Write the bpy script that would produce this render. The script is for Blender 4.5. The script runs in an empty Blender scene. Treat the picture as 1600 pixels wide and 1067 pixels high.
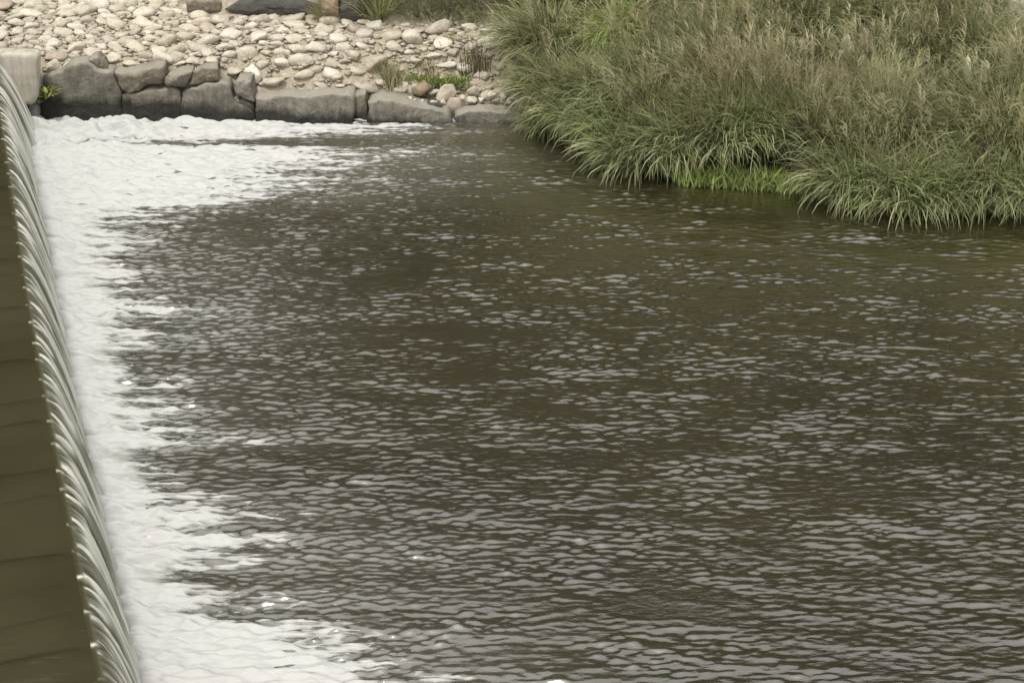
import bpy, math, random
import numpy as np
from mathutils import Vector, noise as mnoise
R = math.radians
random.seed(11)
S = bpy.context.scene
C = S.collection

# ------------------------------------------------------------------ camera, sky, sun, exposure
H, DEL, F = 9.3, R(25.0), 2942.0
cam_d = bpy.data.cameras.new('camera'); cam = bpy.data.objects.new('camera', cam_d); C.objects.link(cam)
cam.location = (0, 0, H); cam.rotation_euler = (R(65.0), 0, 0)
cam_d.sensor_width = 36.0; cam_d.lens = 36.0 * F / 1600.0; cam_d.clip_end = 2000.0
S.camera = cam
SUN_EL, SUN_AZ = R(68.0), R(208.0)          # azimuth from +Y clockwise: high, behind the camera and to the left
w = bpy.data.worlds.new('World'); S.world = w; w.use_nodes = True
nt = w.node_tree; bg = nt.nodes['Background']
sky = nt.nodes.new('ShaderNodeTexSky'); sky.sky_type = 'NISHITA'; sky.sun_disc = False
sky.sun_elevation = SUN_EL; sky.sun_rotation = SUN_AZ; sky.air_density = 1.0; sky.dust_density = 1.6
hs = nt.nodes.new('ShaderNodeHueSaturation'); hs.inputs['Saturation'].default_value = 0.10
nt.links.new(sky.outputs[0], hs.inputs['Color'])
wm = nt.nodes.new('ShaderNodeMix'); wm.data_type = 'RGBA'; wm.blend_type = 'MULTIPLY'; wm.inputs[0].default_value = 1.0
wm.inputs[7].default_value = (1.035, 1.0, 0.895, 1.0)      # thin warm-white overcast
nt.links.new(hs.outputs[0], wm.inputs[6]); nt.links.new(wm.outputs[2], bg.inputs['Color'])
bg.inputs['Strength'].default_value = 0.15
sun_d = bpy.data.lights.new('sun', 'SUN'); sun_d.energy = 1.5; sun_d.angle = R(12.0); sun_d.color = (1.0, 0.965, 0.90)
sun = bpy.data.objects.new('sun', sun_d); C.objects.link(sun)
sd = Vector((math.sin(SUN_AZ) * math.cos(SUN_EL), math.cos(SUN_AZ) * math.cos(SUN_EL), math.sin(SUN_EL)))
sun.rotation_euler = sd.to_track_quat('Z', 'Y').to_euler()
S.view_settings.view_transform = 'Standard'; S.view_settings.look = 'None'
S.view_settings.gamma = 1.0; S.view_settings.use_curve_mapping = False
S.view_settings.exposure = 0.80

# ------------------------------------------------------------------ helpers
cd, sdl = math.cos(DEL), math.sin(DEL)
def ray(px, py):
    a, b = (px - 800.0) / F, (533.5 - py) / F
    return Vector((a, cd + b * sdl, -sdl + b * cd))
def at(px, py, z=0.0):                       # photo pixel -> world point at height z
    d = ray(px, py); t = (z - H) / d.z
    return Vector((d.x * t, d.y * t, z))
def at_y(px, py, Y):                         # photo pixel -> world point on the upright plane Y
    d = ray(px, py); t = Y / d.y
    return Vector((d.x * t, Y, H + d.z * t))
def project(X, Y, Z):
    dep = Y * cd - (Z - H) * sdl; up = Y * sdl + (Z - H) * cd
    return 800.0 + F * X / dep, 533.5 - F * up / dep
def sm(a, b, x):
    t = np.clip((x - a) / (b - a), 0, 1); return t * t * (3 - 2 * t)

def mesh_np(name, V, faces, mat=None, smooth=True, attrs=None):
    """faces: int array (n,k), or a list of such arrays"""
    me = bpy.data.meshes.new(name)
    V = np.asarray(V, np.float32).reshape(-1, 3)
    fl = faces if isinstance(faces, list) else [faces]
    me.vertices.add(len(V)); me.vertices.foreach_set('co', V.ravel())
    idx = np.concatenate([f.ravel() for f in fl]).astype(np.int32)
    tot = np.concatenate([np.full(len(f), f.shape[1], np.int32) for f in fl])
    st = np.concatenate([[0], np.cumsum(tot)[:-1]]).astype(np.int32)
    me.loops.add(len(idx)); me.loops.foreach_set('vertex_index', idx)
    me.polygons.add(len(tot)); me.polygons.foreach_set('loop_start', st); me.polygons.foreach_set('loop_total', tot)
    if smooth: me.polygons.foreach_set('use_smooth', np.ones(len(tot), bool))
    me.update(calc_edges=True)
    for k, a in (attrs or {}).items():
        at_ = me.attributes.new(k, 'FLOAT', 'POINT'); at_.data.foreach_set('value', np.asarray(a, np.float32).ravel())
    if mat: me.materials.append(mat)
    return me
def link(name, me, parent=None, loc=None):
    o = bpy.data.objects.new(name, me); C.objects.link(o)
    if parent: o.parent = parent
    if loc is not None: o.location = loc
    return o
def tag(o, label=None, cat=None, group=None, kind=None):
    if kind is None and cat: kind = 'thing'
    for k, v in (('label', label), ('category', cat), ('group', group), ('kind', kind)):
        if v: o[k] = v
    return o
def grid_faces(ny, nx):
    i = np.arange(ny - 1)[:, None] * nx + np.arange(nx - 1)[None, :]
    return np.stack([i, i + 1, i + nx + 1, i + nx], -1).reshape(-1, 4)
def compact(V, Fq, attrs):
    used = np.zeros(len(V), bool); used[Fq.ravel()] = True
    m = np.cumsum(used) - 1
    return V[used], m[Fq], {k: a[used] for k, a in attrs.items()}

def fft_noise(ny, nx, dy, dx, lx, ly, rot=0.0, width=0.35, seed=0):
    """band-passed random field, wavelengths lx along / ly across a direction turned by rot"""
    r = np.random.default_rng(seed)
    n = r.standard_normal((ny, nx)).astype(np.float32)
    ky = np.fft.fftfreq(ny, dy)[:, None]; kx = np.fft.rfftfreq(nx, dx)[None, :]
    c, s = math.cos(rot), math.sin(rot)
    a = (kx * c + ky * s) * lx; b = (-kx * s + ky * c) * ly
    k = np.sqrt(a * a + b * b) + 1e-6
    amp = np.exp(-np.log(k) ** 2 / (2 * width ** 2)) / np.sqrt(k)
    f = np.fft.irfft2(np.fft.rfft2(n) * amp, s=(ny, nx))
    return ((f - f.mean()) / f.std()).astype(np.float32)
def noise1(n, d, l, seed, width=0.4):
    r = np.random.default_rng(seed); k = np.fft.rfftfreq(n, d) * l + 1e-6
    f = np.fft.irfft(np.fft.rfft(r.standard_normal(n)) * np.exp(-np.log(k) ** 2 / (2 * width ** 2)), n)
    return (f - f.mean()) / f.std()

# ------------------------------------------------------------------ material helpers
class M:
    def __init__(s, name):
        s.m = bpy.data.materials.new(name); s.m.use_nodes = True; s.t = s.m.node_tree
        s.p = s.t.nodes['Principled BSDF']; s.out = s.t.nodes['Material Output']
    def n(s, typ, **kw):
        x = s.t.nodes.new(typ)
        for k, v in kw.items():
            if k[0] == '_': setattr(x, k[1:], v)
            else: x.inputs[k.replace('__', ' ')].default_value = v
        return x
    def l(s, a, b): s.t.links.new(a, b)
    def noise(s, scale, detail=4.0, rough=0.55, vec=None, stretch=None, coord='Object'):
        x = s.n('ShaderNodeTexNoise', Scale=scale, Detail=detail, Roughness=rough)
        if vec is None:
            vec = s.n('ShaderNodeTexCoord').outputs[coord] if coord != 'World' else s.n('ShaderNodeNewGeometry').outputs['Position']
        if stretch:
            mp = s.n('ShaderNodeMapping'); mp.inputs['Scale'].default_value = stretch; s.l(vec, mp.inputs['Vector']); vec = mp.outputs[0]
        s.l(vec, x.inputs['Vector']); return x.outputs['Fac']
    def ramp(s, fac, stops):
        x = s.n('ShaderNodeValToRGB'); e = x.color_ramp.elements
        while len(e) < len(stops): e.new(0.5)
        for q, (p, c) in zip(e, stops):
            q.position = p; q.color = (*c, 1) if len(c) == 3 else c
        s.l(fac, x.inputs['Fac']); return x.outputs['Color']
    def mix(s, fac, a, b, mode='MIX'):
        x = s.n('ShaderNodeMix', _data_type='RGBA', _blend_type=mode)
        for v, i in ((fac, 0), (a, 6), (b, 7)):
            if hasattr(v, 'is_linked') or hasattr(v, 'links'): s.l(v, x.inputs[i])
            else: x.inputs[i].default_value = v if i == 0 else (*v, 1)
        return x.outputs[2]
    def math(s, op, a, b=0.0, clamp=False):
        x = s.n('ShaderNodeMath', _operation=op, _use_clamp=clamp)
        for i, v in enumerate((a, b)):
            if hasattr(v, 'links'): s.l(v, x.inputs[i])
            else: x.inputs[i].default_value = v
        return x.outputs[0]
    def attr(s, name): return s.n('ShaderNodeAttribute', _attribute_name=name).outputs['Fac']
    def bump(s, h, strength, dist):
        x = s.n('ShaderNodeBump', Strength=strength, Distance=dist); s.l(h, x.inputs['Height']); s.l(x.outputs[0], s.p.inputs['Normal'])
    def col(s, v):
        if hasattr(v, 'links'): s.l(v, s.p.inputs['Base Color'])
        else: s.p.inputs['Base Color'].default_value = (*v, 1)
    def set(s, **kw):
        for k, v in kw.items(): s.p.inputs[k.replace('__', ' ')].default_value = v

def stone_mat(name, stops, wet=False, lich=0.3):
    m = M(name)
    rnd = m.n('ShaderNodeObjectInfo').outputs['Random']
    base = m.ramp(rnd, stops)
    n1 = m.noise(9.0, 6, 0.65, coord='World'); n2 = m.noise(45.0, 4, 0.6, coord='World')
    c = m.mix(lich, base, m.ramp(n1, [(0.3, (0.30, 0.27, 0.23)), (0.5, (0.8, 0.78, 0.75)), (0.72, (1.12, 1.12, 1.1))]), 'MULTIPLY')
    c = m.mix(0.35, c, m.ramp(n2, [(0.3, (0.45, 0.43, 0.4)), (0.7, (1, 1, 1))]), 'MULTIPLY')
    rough = 0.85
    if wet:                                   # spray-wetted, algae-dark foot of the wall; the tide line drops away from the fall
        pos = m.n('ShaderNodeSeparateXYZ'); m.l(m.n('ShaderNodeNewGeometry').outputs['Position'], pos.inputs[0])
        lim = m.math('ADD', m.math('MULTIPLY', pos.outputs[0], -0.066), -0.03)
        drip = m.noise(3.2, 7, 0.7, coord='World', stretch=(1, 1, 0.3))
        lim = m.math('ADD', lim, m.math('MULTIPLY', m.math('SUBTRACT', drip, 0.5), 0.45))
        wf = m.math('MULTIPLY', m.math('SUBTRACT', lim, pos.outputs[2]), 7.0)
        wf = m.math('ADD', wf, 0.5, True)
        c = m.mix(wf, c, (0.026, 0.024, 0.020))
        streak = m.noise(16.0, 3, 0.5, coord='World', stretch=(1, 1, 0.08))
        c = m.mix(0.45, c, m.ramp(streak, [(0.35, (0.5, 0.48, 0.44)), (0.65, (1.05, 1.05, 1.05))]), 'MULTIPLY')
    if wet:                                   # paler on the upward faces, broken up by noise
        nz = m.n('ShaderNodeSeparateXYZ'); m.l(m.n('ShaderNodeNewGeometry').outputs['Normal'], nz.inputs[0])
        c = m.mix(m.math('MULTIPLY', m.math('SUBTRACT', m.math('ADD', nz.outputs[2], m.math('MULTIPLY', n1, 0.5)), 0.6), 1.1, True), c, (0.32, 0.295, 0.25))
    m.col(c); m.set(Roughness=rough)
    b = m.math('ADD', m.math('MULTIPLY', n1, 1.0), m.math('MULTIPLY', n2, 0.35))
    m.bump(b, 0.8, 0.05)
    return m.m

MAT_COB = stone_mat('river_cobble', [(0.0, (0.47, 0.425, 0.345)), (0.25, (0.64, 0.595, 0.51)), (0.5, (0.54, 0.49, 0.41)), (0.7, (0.69, 0.65, 0.575)), (0.86, (0.46, 0.385, 0.32)), (1.0, (0.52, 0.495, 0.44))], lich=0.45)
MAT_COB_SMALL = stone_mat('small_cobble', [(0.0, (0.52, 0.47, 0.40)), (1.0, (0.57, 0.52, 0.455))], lich=0.8)
MAT_WALL = stone_mat('wall_stone', [(0.0, (0.17, 0.16, 0.135)), (0.4, (0.23, 0.22, 0.19)), (0.7, (0.20, 0.17, 0.13)), (1.0, (0.25, 0.235, 0.205))], wet=True, lich=0.6)
MAT_WHITE = stone_mat('white_cobble', [(0.0, (0.66, 0.63, 0.57)), (1.0, (0.70, 0.67, 0.61))], lich=0.25)
MAT_DARK = stone_mat('dark_boulder', [(0.0, (0.075, 0.075, 0.072)), (1.0, (0.095, 0.09, 0.08))], lich=0.5)
MAT_BROWN = stone_mat('brown_boulder', [(0.0, (0.30, 0.23, 0.16)), (1.0, (0.36, 0.28, 0.2))], lich=0.5)

def grass_mat(name, green1, green2, tan, transl=0.35):
    m = M(name)
    t, v = m.attr('tint'), m.attr('val')
    g = m.mix(v, green1, green2)
    c = m.mix(t, g, tan)
    n = m.noise(1.3, 4, 0.6, coord='World')
    c = m.mix(0.75, c, m.ramp(n, [(0.32, (0.60, 0.56, 0.46)), (0.5, (0.92, 0.93, 0.9)), (0.68, (1.12, 1.22, 1.0))]), 'MULTIPLY')
    m.col(c); m.set(Roughness=0.55); m.p.inputs['Specular IOR Level'].default_value = 0.3
    tr = m.n('ShaderNodeBsdfTranslucent'); m.l(c, tr.inputs['Color'])
    mx = m.n('ShaderNodeMixShader', Fac=transl); m.l(m.p.outputs[0], mx.inputs[1]); m.l(tr.outputs[0], mx.inputs[2])
    m.l(mx.outputs[0], m.out.inputs['Surface'])
    return m.m
MAT_GRASS = grass_mat('silver_grass', (0.075, 0.100, 0.040), (0.37, 0.41, 0.205), (0.55, 0.50, 0.34))
MAT_HEAD = grass_mat('seed_head', (0.40, 0.37, 0.23), (0.64, 0.61, 0.45), (0.47, 0.42, 0.28), 0.4)
MAT_STALK = grass_mat('dark_stalk', (0.07, 0.055, 0.035), (0.12, 0.095, 0.06), (0.10, 0.075, 0.05))
MAT_LUSH = grass_mat('lush_grass', (0.16, 0.22, 0.065), (0.37, 0.44, 0.16), (0.4, 0.37, 0.18))

# ------------------------------------------------------------------ terrain: river bed, bank, wooded hill
shore_px = [(-900, 192), (40, 192), (400, 191), (700, 189), (800, 189), (850, 202), (920, 232), (1040, 262), (1180, 276), (1255, 278), (1310, 300), (1420, 310), (1600, 308), (2300, 315)]
sp = [at(*p) for p in shore_px]
shx = np.array([p.x for p in sp]); shy = np.array([p.y for p in sp])
def shore(X): return np.interp(X, shx, shy)
COBX = 0.15                                  # the cobble apron ends and the grass bank begins about here
def terrain(X, Y):
    d = Y - shore(X)
    g = np.where(d < 0, np.maximum(d * 0.8, -0.9), 0.10 + 0.34 * np.minimum(d, 5.0))
    c = np.where(d < 0.25, np.maximum(-0.9, -0.3 + (d - 0.0) * 3.0), 0.0)
    st = 2.4 - 0.55 * sm(-3.4, -2.2, X) + 0.8 * sm(-5.2, -5.8, X) - 0.2 * sm(-5.1, -4.8, X) * sm(-2.6, -2.9, X)
    c = np.where(d >= 0.25, 0.62 + 0.2 * sm(0.25, 0.6, d) + 0.10 * np.minimum(d, 2.6), c)
    c = c + 0.55 * sm(st, st + 0.55, d) + 0.3 * np.clip(d - st - 0.5, 0, 3.0)
    low = (0.26 * sm(-4.7, -4.2, X) + 0.24 * sm(-2.9, -1.2, X)) * sm(1.3, 0.4, d) * (d >= 0) + 0.2 * sm(-2.6, -1.7, X) * sm(2.0, 0.7, d) * (d >= 0)
    k = sm(COBX - 0.5, COBX + 0.9, X)
    z = (c - low) * (1 - k) + g * k
    return z + 1.02 * np.clip(d - 6.0, 0, 52.0) * sm(5.0, 12.0, d) + 0.05 * np.clip(d - 58, 0, 400)
def build_ground():
    ys = np.concatenate([np.arange(20, 33, 0.12), np.arange(33, 96, 0.8), [105, 120, 150, 250, 500]])
    xs = np.concatenate([[-400, -200, -100, -60], np.arange(-40, -12, 0.9), np.arange(-12, 13, 0.14), np.arange(13, 40, 0.9), [60, 100, 200, 400]])
    X, Y = np.meshgrid(xs, ys)
    Z = terrain(X, Y)
    d = Y - shore(X)
    rng = np.random.default_rng(4)
    Z = Z + rng.normal(0, 1, Z.shape) * np.where(d > 7, 0.55, 0.018)
    zone = sm(0.6, -0.1, X) * sm(2.75, 2.4, d + 0.55 * sm(-3.4, -2.2, X) - 0.8 * sm(-5.2, -5.8, X))
    m = M('bank_soil')
    n = m.noise(3.0, 6, 0.6, coord='World')
    soil = m.ramp(n, [(0.3, (0.03, 0.024, 0.016)), (0.6, (0.07, 0.055, 0.038)), (0.8, (0.05, 0.055, 0.022))])
    sand = m.ramp(m.noise(14.0, 6, 0.7, coord='World'), [(0.3, (0.24, 0.20, 0.15)), (0.7, (0.48, 0.43, 0.34))])
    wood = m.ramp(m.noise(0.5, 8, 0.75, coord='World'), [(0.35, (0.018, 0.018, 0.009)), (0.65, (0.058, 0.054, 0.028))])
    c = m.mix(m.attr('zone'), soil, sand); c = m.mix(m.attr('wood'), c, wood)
    m.col(c); m.set(Roughness=0.95); m.bump(m.noise(20.0, 6, 0.7, coord='World'), 0.8, 0.05)
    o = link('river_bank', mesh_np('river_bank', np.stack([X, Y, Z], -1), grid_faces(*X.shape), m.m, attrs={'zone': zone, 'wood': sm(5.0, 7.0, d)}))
    tag(o, kind='structure')
    # wide low ground that carries river and banks out to the horizon
    g = M('river_bed'); g.col(g.ramp(g.noise(0.4, 6, 0.6, coord='World'), [(0.3, (0.05, 0.045, 0.03)), (0.7, (0.10, 0.09, 0.06))])); g.set(Roughness=0.95)
    V = [(-900, -900, -1.2), (900, -900, -1.2), (900, 900, -1.2), (-900, 900, -1.2)]
    tag(link('ground', mesh_np('ground', V, np.array([[0, 1, 2, 3]]), g.m)), kind='structure')
build_ground()

# ------------------------------------------------------------------ weir crest line
HC = 1.2
crest_px = [(181, 1180), (157, 1067), (129, 930), (100, 785), (72, 640), (41, 470), (22, 345), (7, 240), (-4, 175), (-15, 112), (-19, 92)]
cw = [at(x, y, HC) for x, y in crest_px]
first = cw[0] + (cw[0] - cw[1]) * 6.0
cw = [first] + cw
cp = np.array([(p.x, p.y) for p in cw])
# dense polyline (piecewise cubic through y)
def crest_eval(Yq):
    o = np.argsort(cp[:, 1]); y, x = cp[o, 1], cp[o, 0]
    sl = np.gradient(x, y)
    i = np.clip(np.searchsorted(y, Yq) - 1, 0, len(y) - 2); h = y[i + 1] - y[i]; t = (Yq - y[i]) / h
    return (2*t**3-3*t**2+1)*x[i] + (t**3-2*t**2+t)*h*sl[i] + (-2*t**3+3*t**2)*x[i+1] + (t**3-t**2)*h*sl[i+1]
WY0, WY1 = 7.0, float(cp[:, 1].max()) - 0.02
yy = np.linspace(WY0, WY1, 1900); xx = crest_eval(yy)
seg = np.concatenate([[0], np.cumsum(np.hypot(np.diff(xx), np.diff(yy)))])
NU = 1900
su = np.linspace(0, seg[-1], NU); cy = np.interp(su, seg, yy); cx = np.interp(su, seg, xx)
tx, ty = np.gradient(cx, su), np.gradient(cy, su); tl = np.hypot(tx, ty); tx /= tl; ty /= tl
k_ = np.ones(81) / 81
tx = np.convolve(np.pad(tx, 40, 'edge'), k_, 'valid'); ty = np.convolve(np.pad(ty, 40, 'edge'), k_, 'valid')
nx_, ny_ = ty, -tx                            # downstream
_, cpy = project(cx, cy, HC)
teeth_px = [1011, 956, 907, 861, 815, 771, 730, 692, 657, 622, 590, 560, 531, 504, 477, 450, 427, 401]
ts = np.interp(-np.array(teeth_px), -cpy, su)
pitch = float(np.mean(np.diff(ts)))
idx = np.arange(len(ts))
full_s = np.concatenate([ts[0] - pitch * np.arange(14, 0, -1), ts, ts[-1] + pitch * np.arange(1, 30)])
PH = np.interp(su, full_s, np.arange(len(full_s)) - 14.0)   # tooth phase: whole numbers at the crest fins
RUN = 0.405
def run_at(Y): return RUN + 0.20 * sm(25.6, 27.5, Y)      # the sheet leaps out farther where it meets the abutment
RUNS = run_at(cy)
def fall_x(Y, t=1.0):                         # x of the falling sheet at fraction t of its drop
    return np.interp(Y, cy, cx) + run_at(Y) * t * np.interp(Y, cy, nx_)

def water_mat():
    m = M('river_water')
    aer = m.attr('aer')
    n = m.noise(0.35, 3, 0.5, coord='World')
    body = m.ramp(n, [(0.35, (0.0165, 0.0135, 0.006)), (0.65, (0.025, 0.020, 0.0085))])
    c = m.mix(aer, body, (0.13, 0.127, 0.11))
    m.col(c); m.set(Roughness=0.05, IOR=3.5)
    fine = m.noise(26.0, 3, 0.55, coord='World', stretch=(0.5, 1.2, 1))
    m.bump(fine, 0.32, 0.012)
    return m.m
MAT_WATER = water_mat()

def foam_mat():
    m = M('white_foam')
    th = m.attr('thick')
    n = m.noise(6.0, 8, 0.62, coord='World', stretch=(0.22, 1.5, 1))
    f = m.math('ADD', th, m.math('MULTIPLY', m.math('SUBTRACT', n, 0.5), 1.5))
    c = m.ramp(f, [(0.0, (0.20, 0.198, 0.185)), (0.28, (0.32, 0.32, 0.31)), (0.62, (0.44, 0.442, 0.442))])
    m.col(c); m.set(Roughness=0.6); m.p.inputs['Specular IOR Level'].default_value = 0.3
    n2 = m.noise(11.0, 6, 0.68, coord='World', stretch=(0.20, 1.5, 1)); n3 = m.noise(30.0, 4, 0.6, coord='World', stretch=(0.35, 1.2, 1))
    a = m.math('ADD', m.math('MULTIPLY', th, 2.1), m.math('ADD', m.math('MULTIPLY', m.math('SUBTRACT', n2, 0.5), 2.2), m.math('MULTIPLY', m.math('SUBTRACT', n3, 0.5), 1.0)))
    a = m.math('MULTIPLY', m.math('ADD', a, -0.02), 1.7, True)          # thin froth breaks into strings with water between
    tr = m.n('ShaderNodeBsdfTransparent'); mx = m.n('ShaderNodeMixShader')
    m.l(a, mx.inputs[0]); m.l(tr.outputs[0], mx.inputs[1]); m.l(m.p.outputs[0], mx.inputs[2]); m.l(mx.outputs[0], m.out.inputs['Surface'])
    b = m.noise(24.0, 5, 0.6, coord='World', stretch=(0.22, 1.3, 1))
    m.bump(b, 0.5, 0.02)
    return m.m
MAT_FOAM = foam_mat()

# ------------------------------------------------------------------ downstream river and its foam
edge_tab = [(150, 620), (197, 640), (208, 600), (214, 520), (219, 330), (226, 240), (231, 540), (243, 600), (258, 560), (268, 470), (280, 520), (300, 450), (317, 420), (326, 310), (338, 225),
            (352, 185), (372, 220), (392, 190), (412, 170), (432, 225), (447, 190), (468, 200), (486, 300), (500, 240), (512, 190), (526, 290), (540, 200), (553, 125), (566, 130), (580, 200),
            (600, 240), (618, 200), (638, 280), (655, 270), (668, 250), (682, 350), (697, 360), (707, 210), (716, 165), (731, 240), (748, 165), (768, 290), (800, 380), (816, 390), (827, 270), (838, 440), (850, 455),
            (858, 300), (870, 385), (886, 390), (901, 200), (912, 250), (926, 410), (944, 420), (955, 300), (970, 430), (984, 570), (996, 580), (1000, 540), (1020, 600), (1040, 640), (1067, 660), (1200, 760)]
et = np.array(edge_tab, float)
def build_river():
    dx, dy = 0.026, 0.017
    xs = np.arange(-9.6, 10.4, dx); ys = np.arange(12.6, 28.9, dy)
    ny, nx = len(ys), len(xs)
    X, Y = np.meshgrid(xs, ys)
    PX, PY = project(X, Y, 0.0)
    e = np.interp(PY, et[:, 0], et[:, 1])
    fn = lambda lx, ly, rot=0.0, wd=0.35, sd_=0: fft_noise(ny, nx, dy, dx, lx, ly, rot, wd, sd_)
    rid = 1.0 - np.abs(fn(1.1, 0.16, 0.02, 0.55, 13)) * 1.3; rid2 = 1.0 - np.abs(fn(0.5, 0.09, -0.03, 0.5, 14)) * 1.3
    rid = np.clip(rid, -0.9, 1); rid2 = np.clip(rid2, -0.9, 1)
    streak = fn(1.5, 0.26, 0.03, 0.6, 3); lace = fn(0.34, 0.14, 0.0, 0.6, 4); fineN = fn(0.14, 0.075, 0.0, 0.5, 5)
    dist = (e - PX)                                   # > 0 inside the foam
    f = (dist + 10.0) / 125.0 + 0.34 * streak + 0.10 * lace + 0.06 * fineN + 0.50 * rid + 0.34 * rid2 - 0.16
    core = sm(150, -20, PX - (np.interp(PY, [150, 330, 640, 1067], [40, 62, 105, 222])))
    f = np.maximum(f + 0.9 * core, 1.1 * core - 0.1)
    drift = np.exp(-np.clip(-dist, 0, 2000) / 190.0) * (0.75 * rid + 0.45 * rid2 + 0.35 * streak + 0.25 * lace) - 0.66
    f = np.clip(np.maximum(f, np.minimum(drift, 0.6)), -2.0, 2.6)
    # choppiness by place: near the foam fine and grey, then scattered flat wavelets
    off = np.clip(-dist, 0, 2000)
    near = np.exp(-off / 170.0)
    big = fn(3.0, 1.3, -0.10, 0.6, 8); big2 = fn(1.6, 0.5, -0.14, 0.5, 9)
    calm = np.interp(PY, [150, 260, 420, 560, 700, 850, 1067], [0.95, 1.02, 1.06, 1.08, 1.02, 1.05, 1.08])
    shelter = sm(0.05, 1.3, shore(X) - Y)             # lee of the grass bank
    shelter = np.where(X > 0.3, 0.25 + 0.75 * shelter, 0.9)
    amp = calm * (0.35 + 0.65 * shelter) * (1.0 + 0.30 * big + 0.24 * big2) * (1 + 0.25 * near)
    amp = np.clip(amp, 0.12, 2.2)
    w1 = fn(0.42, 0.16, -0.09, 0.32, 21); w2 = fn(0.26, 0.11, 0.05, 0.32, 22); w3 = fn(0.16, 0.072, -0.04, 0.34, 23); w0 = fn(0.11, 0.052, 0.03, 0.4, 27); patch = sm(-0.4, 1.0, fn(0.8, 0.35, 0.05, 0.6, 28))
    w1 = w1 + 0.22 * (w1 * w1 - 1); w2 = w2 + 0.22 * (w2 * w2 - 1); w4 = fn(1.5, 0.55, -0.12, 0.35, 24)
    chop = fn(0.20, 0.10, 0.0, 0.5, 25)
    Z = amp * (0.0015 * w1 + 0.0018 * w2 + (0.0007 + 0.0010 * patch) * w3 + 0.0005 * patch * w0 + 0.0028 * w4) + near * 0.0020 * chop + near * 0.0022 * w2
    grey = np.exp(-((PX - 640) / 190) ** 2 - ((PY - 250) / 62) ** 2) + 0.8 * np.exp(-((PX - 330) / 160) ** 2 - ((PY - 470) / 150) ** 2) + 0.7 * np.exp(-((PX - 560) / 220) ** 2 - ((PY - 900) / 90) ** 2)
    Z = Z + grey * (0.0009 * w0 + 0.0014 * w3 + 0.0008 * chop)
    Z = Z + sm(-0.5, 1.5, dist / 120.0) * 0.012 * fn(0.5, 0.25, 0, 0.4, 26)
    aer = np.clip(0.55 * near + 0.12 * near * streak + 0.25 * grey, 0, 1) * np.where(PY > 0, 1, 1)
    keep_w = (X > fall_x(Y) - 0.35) & (Y < shore(X) + 0.5)
    V = np.stack([X, Y, Z], -1).reshape(-1, 3); Fq = grid_faces(ny, nx)
    k = keep_w.ravel()[Fq].any(1)
    V1, F1, A1 = compact(V, Fq[k], {'aer': aer.ravel()})
    # coarse continuation of the river outside the detailed patch
    ex = np.array([(10.3, -40, -.02), (60, -40, -.02), (60, 30, -.02), (10.3, 30, -.02), (0.8, -40, -.02), (10.3, 12.65, -.02), (-3.2, 12.65, -.02)], np.float32)
    nb = len(V1); V1 = np.concatenate([V1, ex])
    F1 = [F1, np.array([[nb, nb + 1, nb + 2, nb + 3]]), np.array([[nb + 4, nb, nb + 5, nb + 6]])]
    A1['aer'] = np.concatenate([A1['aer'], np.zeros(len(ex))])
    tag(link('river', mesh_np('river', V1, F1, MAT_WATER, attrs=A1)), kind='structure')
    # foam: its own relief that rises out of the water where it is thick
    lump = fn(0.9, 0.30, 0.0, 0.45, 31); lump2 = fn(0.36, 0.13, 0.0, 0.45, 32); lump3 = fn(0.16, 0.07, 0, 0.4, 33)
    fs = dist / 120.0 + 0.9 * core; th = sm(-0.2, 1.4, fs)
    far = sm(26.6, 27.7, Y) * sm(-3.0, -6.0, X)
    boil = np.exp(-np.clip(X - fall_x(Y), 0, 9) / 0.5)
    up = sm(-0.12, 0.75, f)
    FZ = Z - 0.004 + up * (0.012 + th * (0.010 + 0.007 * lump + 0.0042 * lump2 + 0.0016 * lump3) + boil * 0.06 * (1 + 0.35 * lump + 0.2 * lump2) + far * (0.03 + 0.035 * np.clip(lump + 0.5 * lump2, -1, 3))) + 0.0012 * np.clip(f, 0, 1) * (lump2 + lump3)
    kf = (f > -0.5) & (X > fall_x(Y) - 0.25) & (Y < shore(X) + 0.12)
    k = kf.ravel()[Fq].any(1)
    V2, F2, A2 = compact(np.stack([X, Y, FZ], -1).reshape(-1, 3), Fq[k], {'thick': np.clip(f / 1.3, 0, 1).ravel()})
    tag(link('foam', mesh_np('foam', V2, F2, MAT_FOAM, attrs=A2)), kind='stuff')
build_river()

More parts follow.
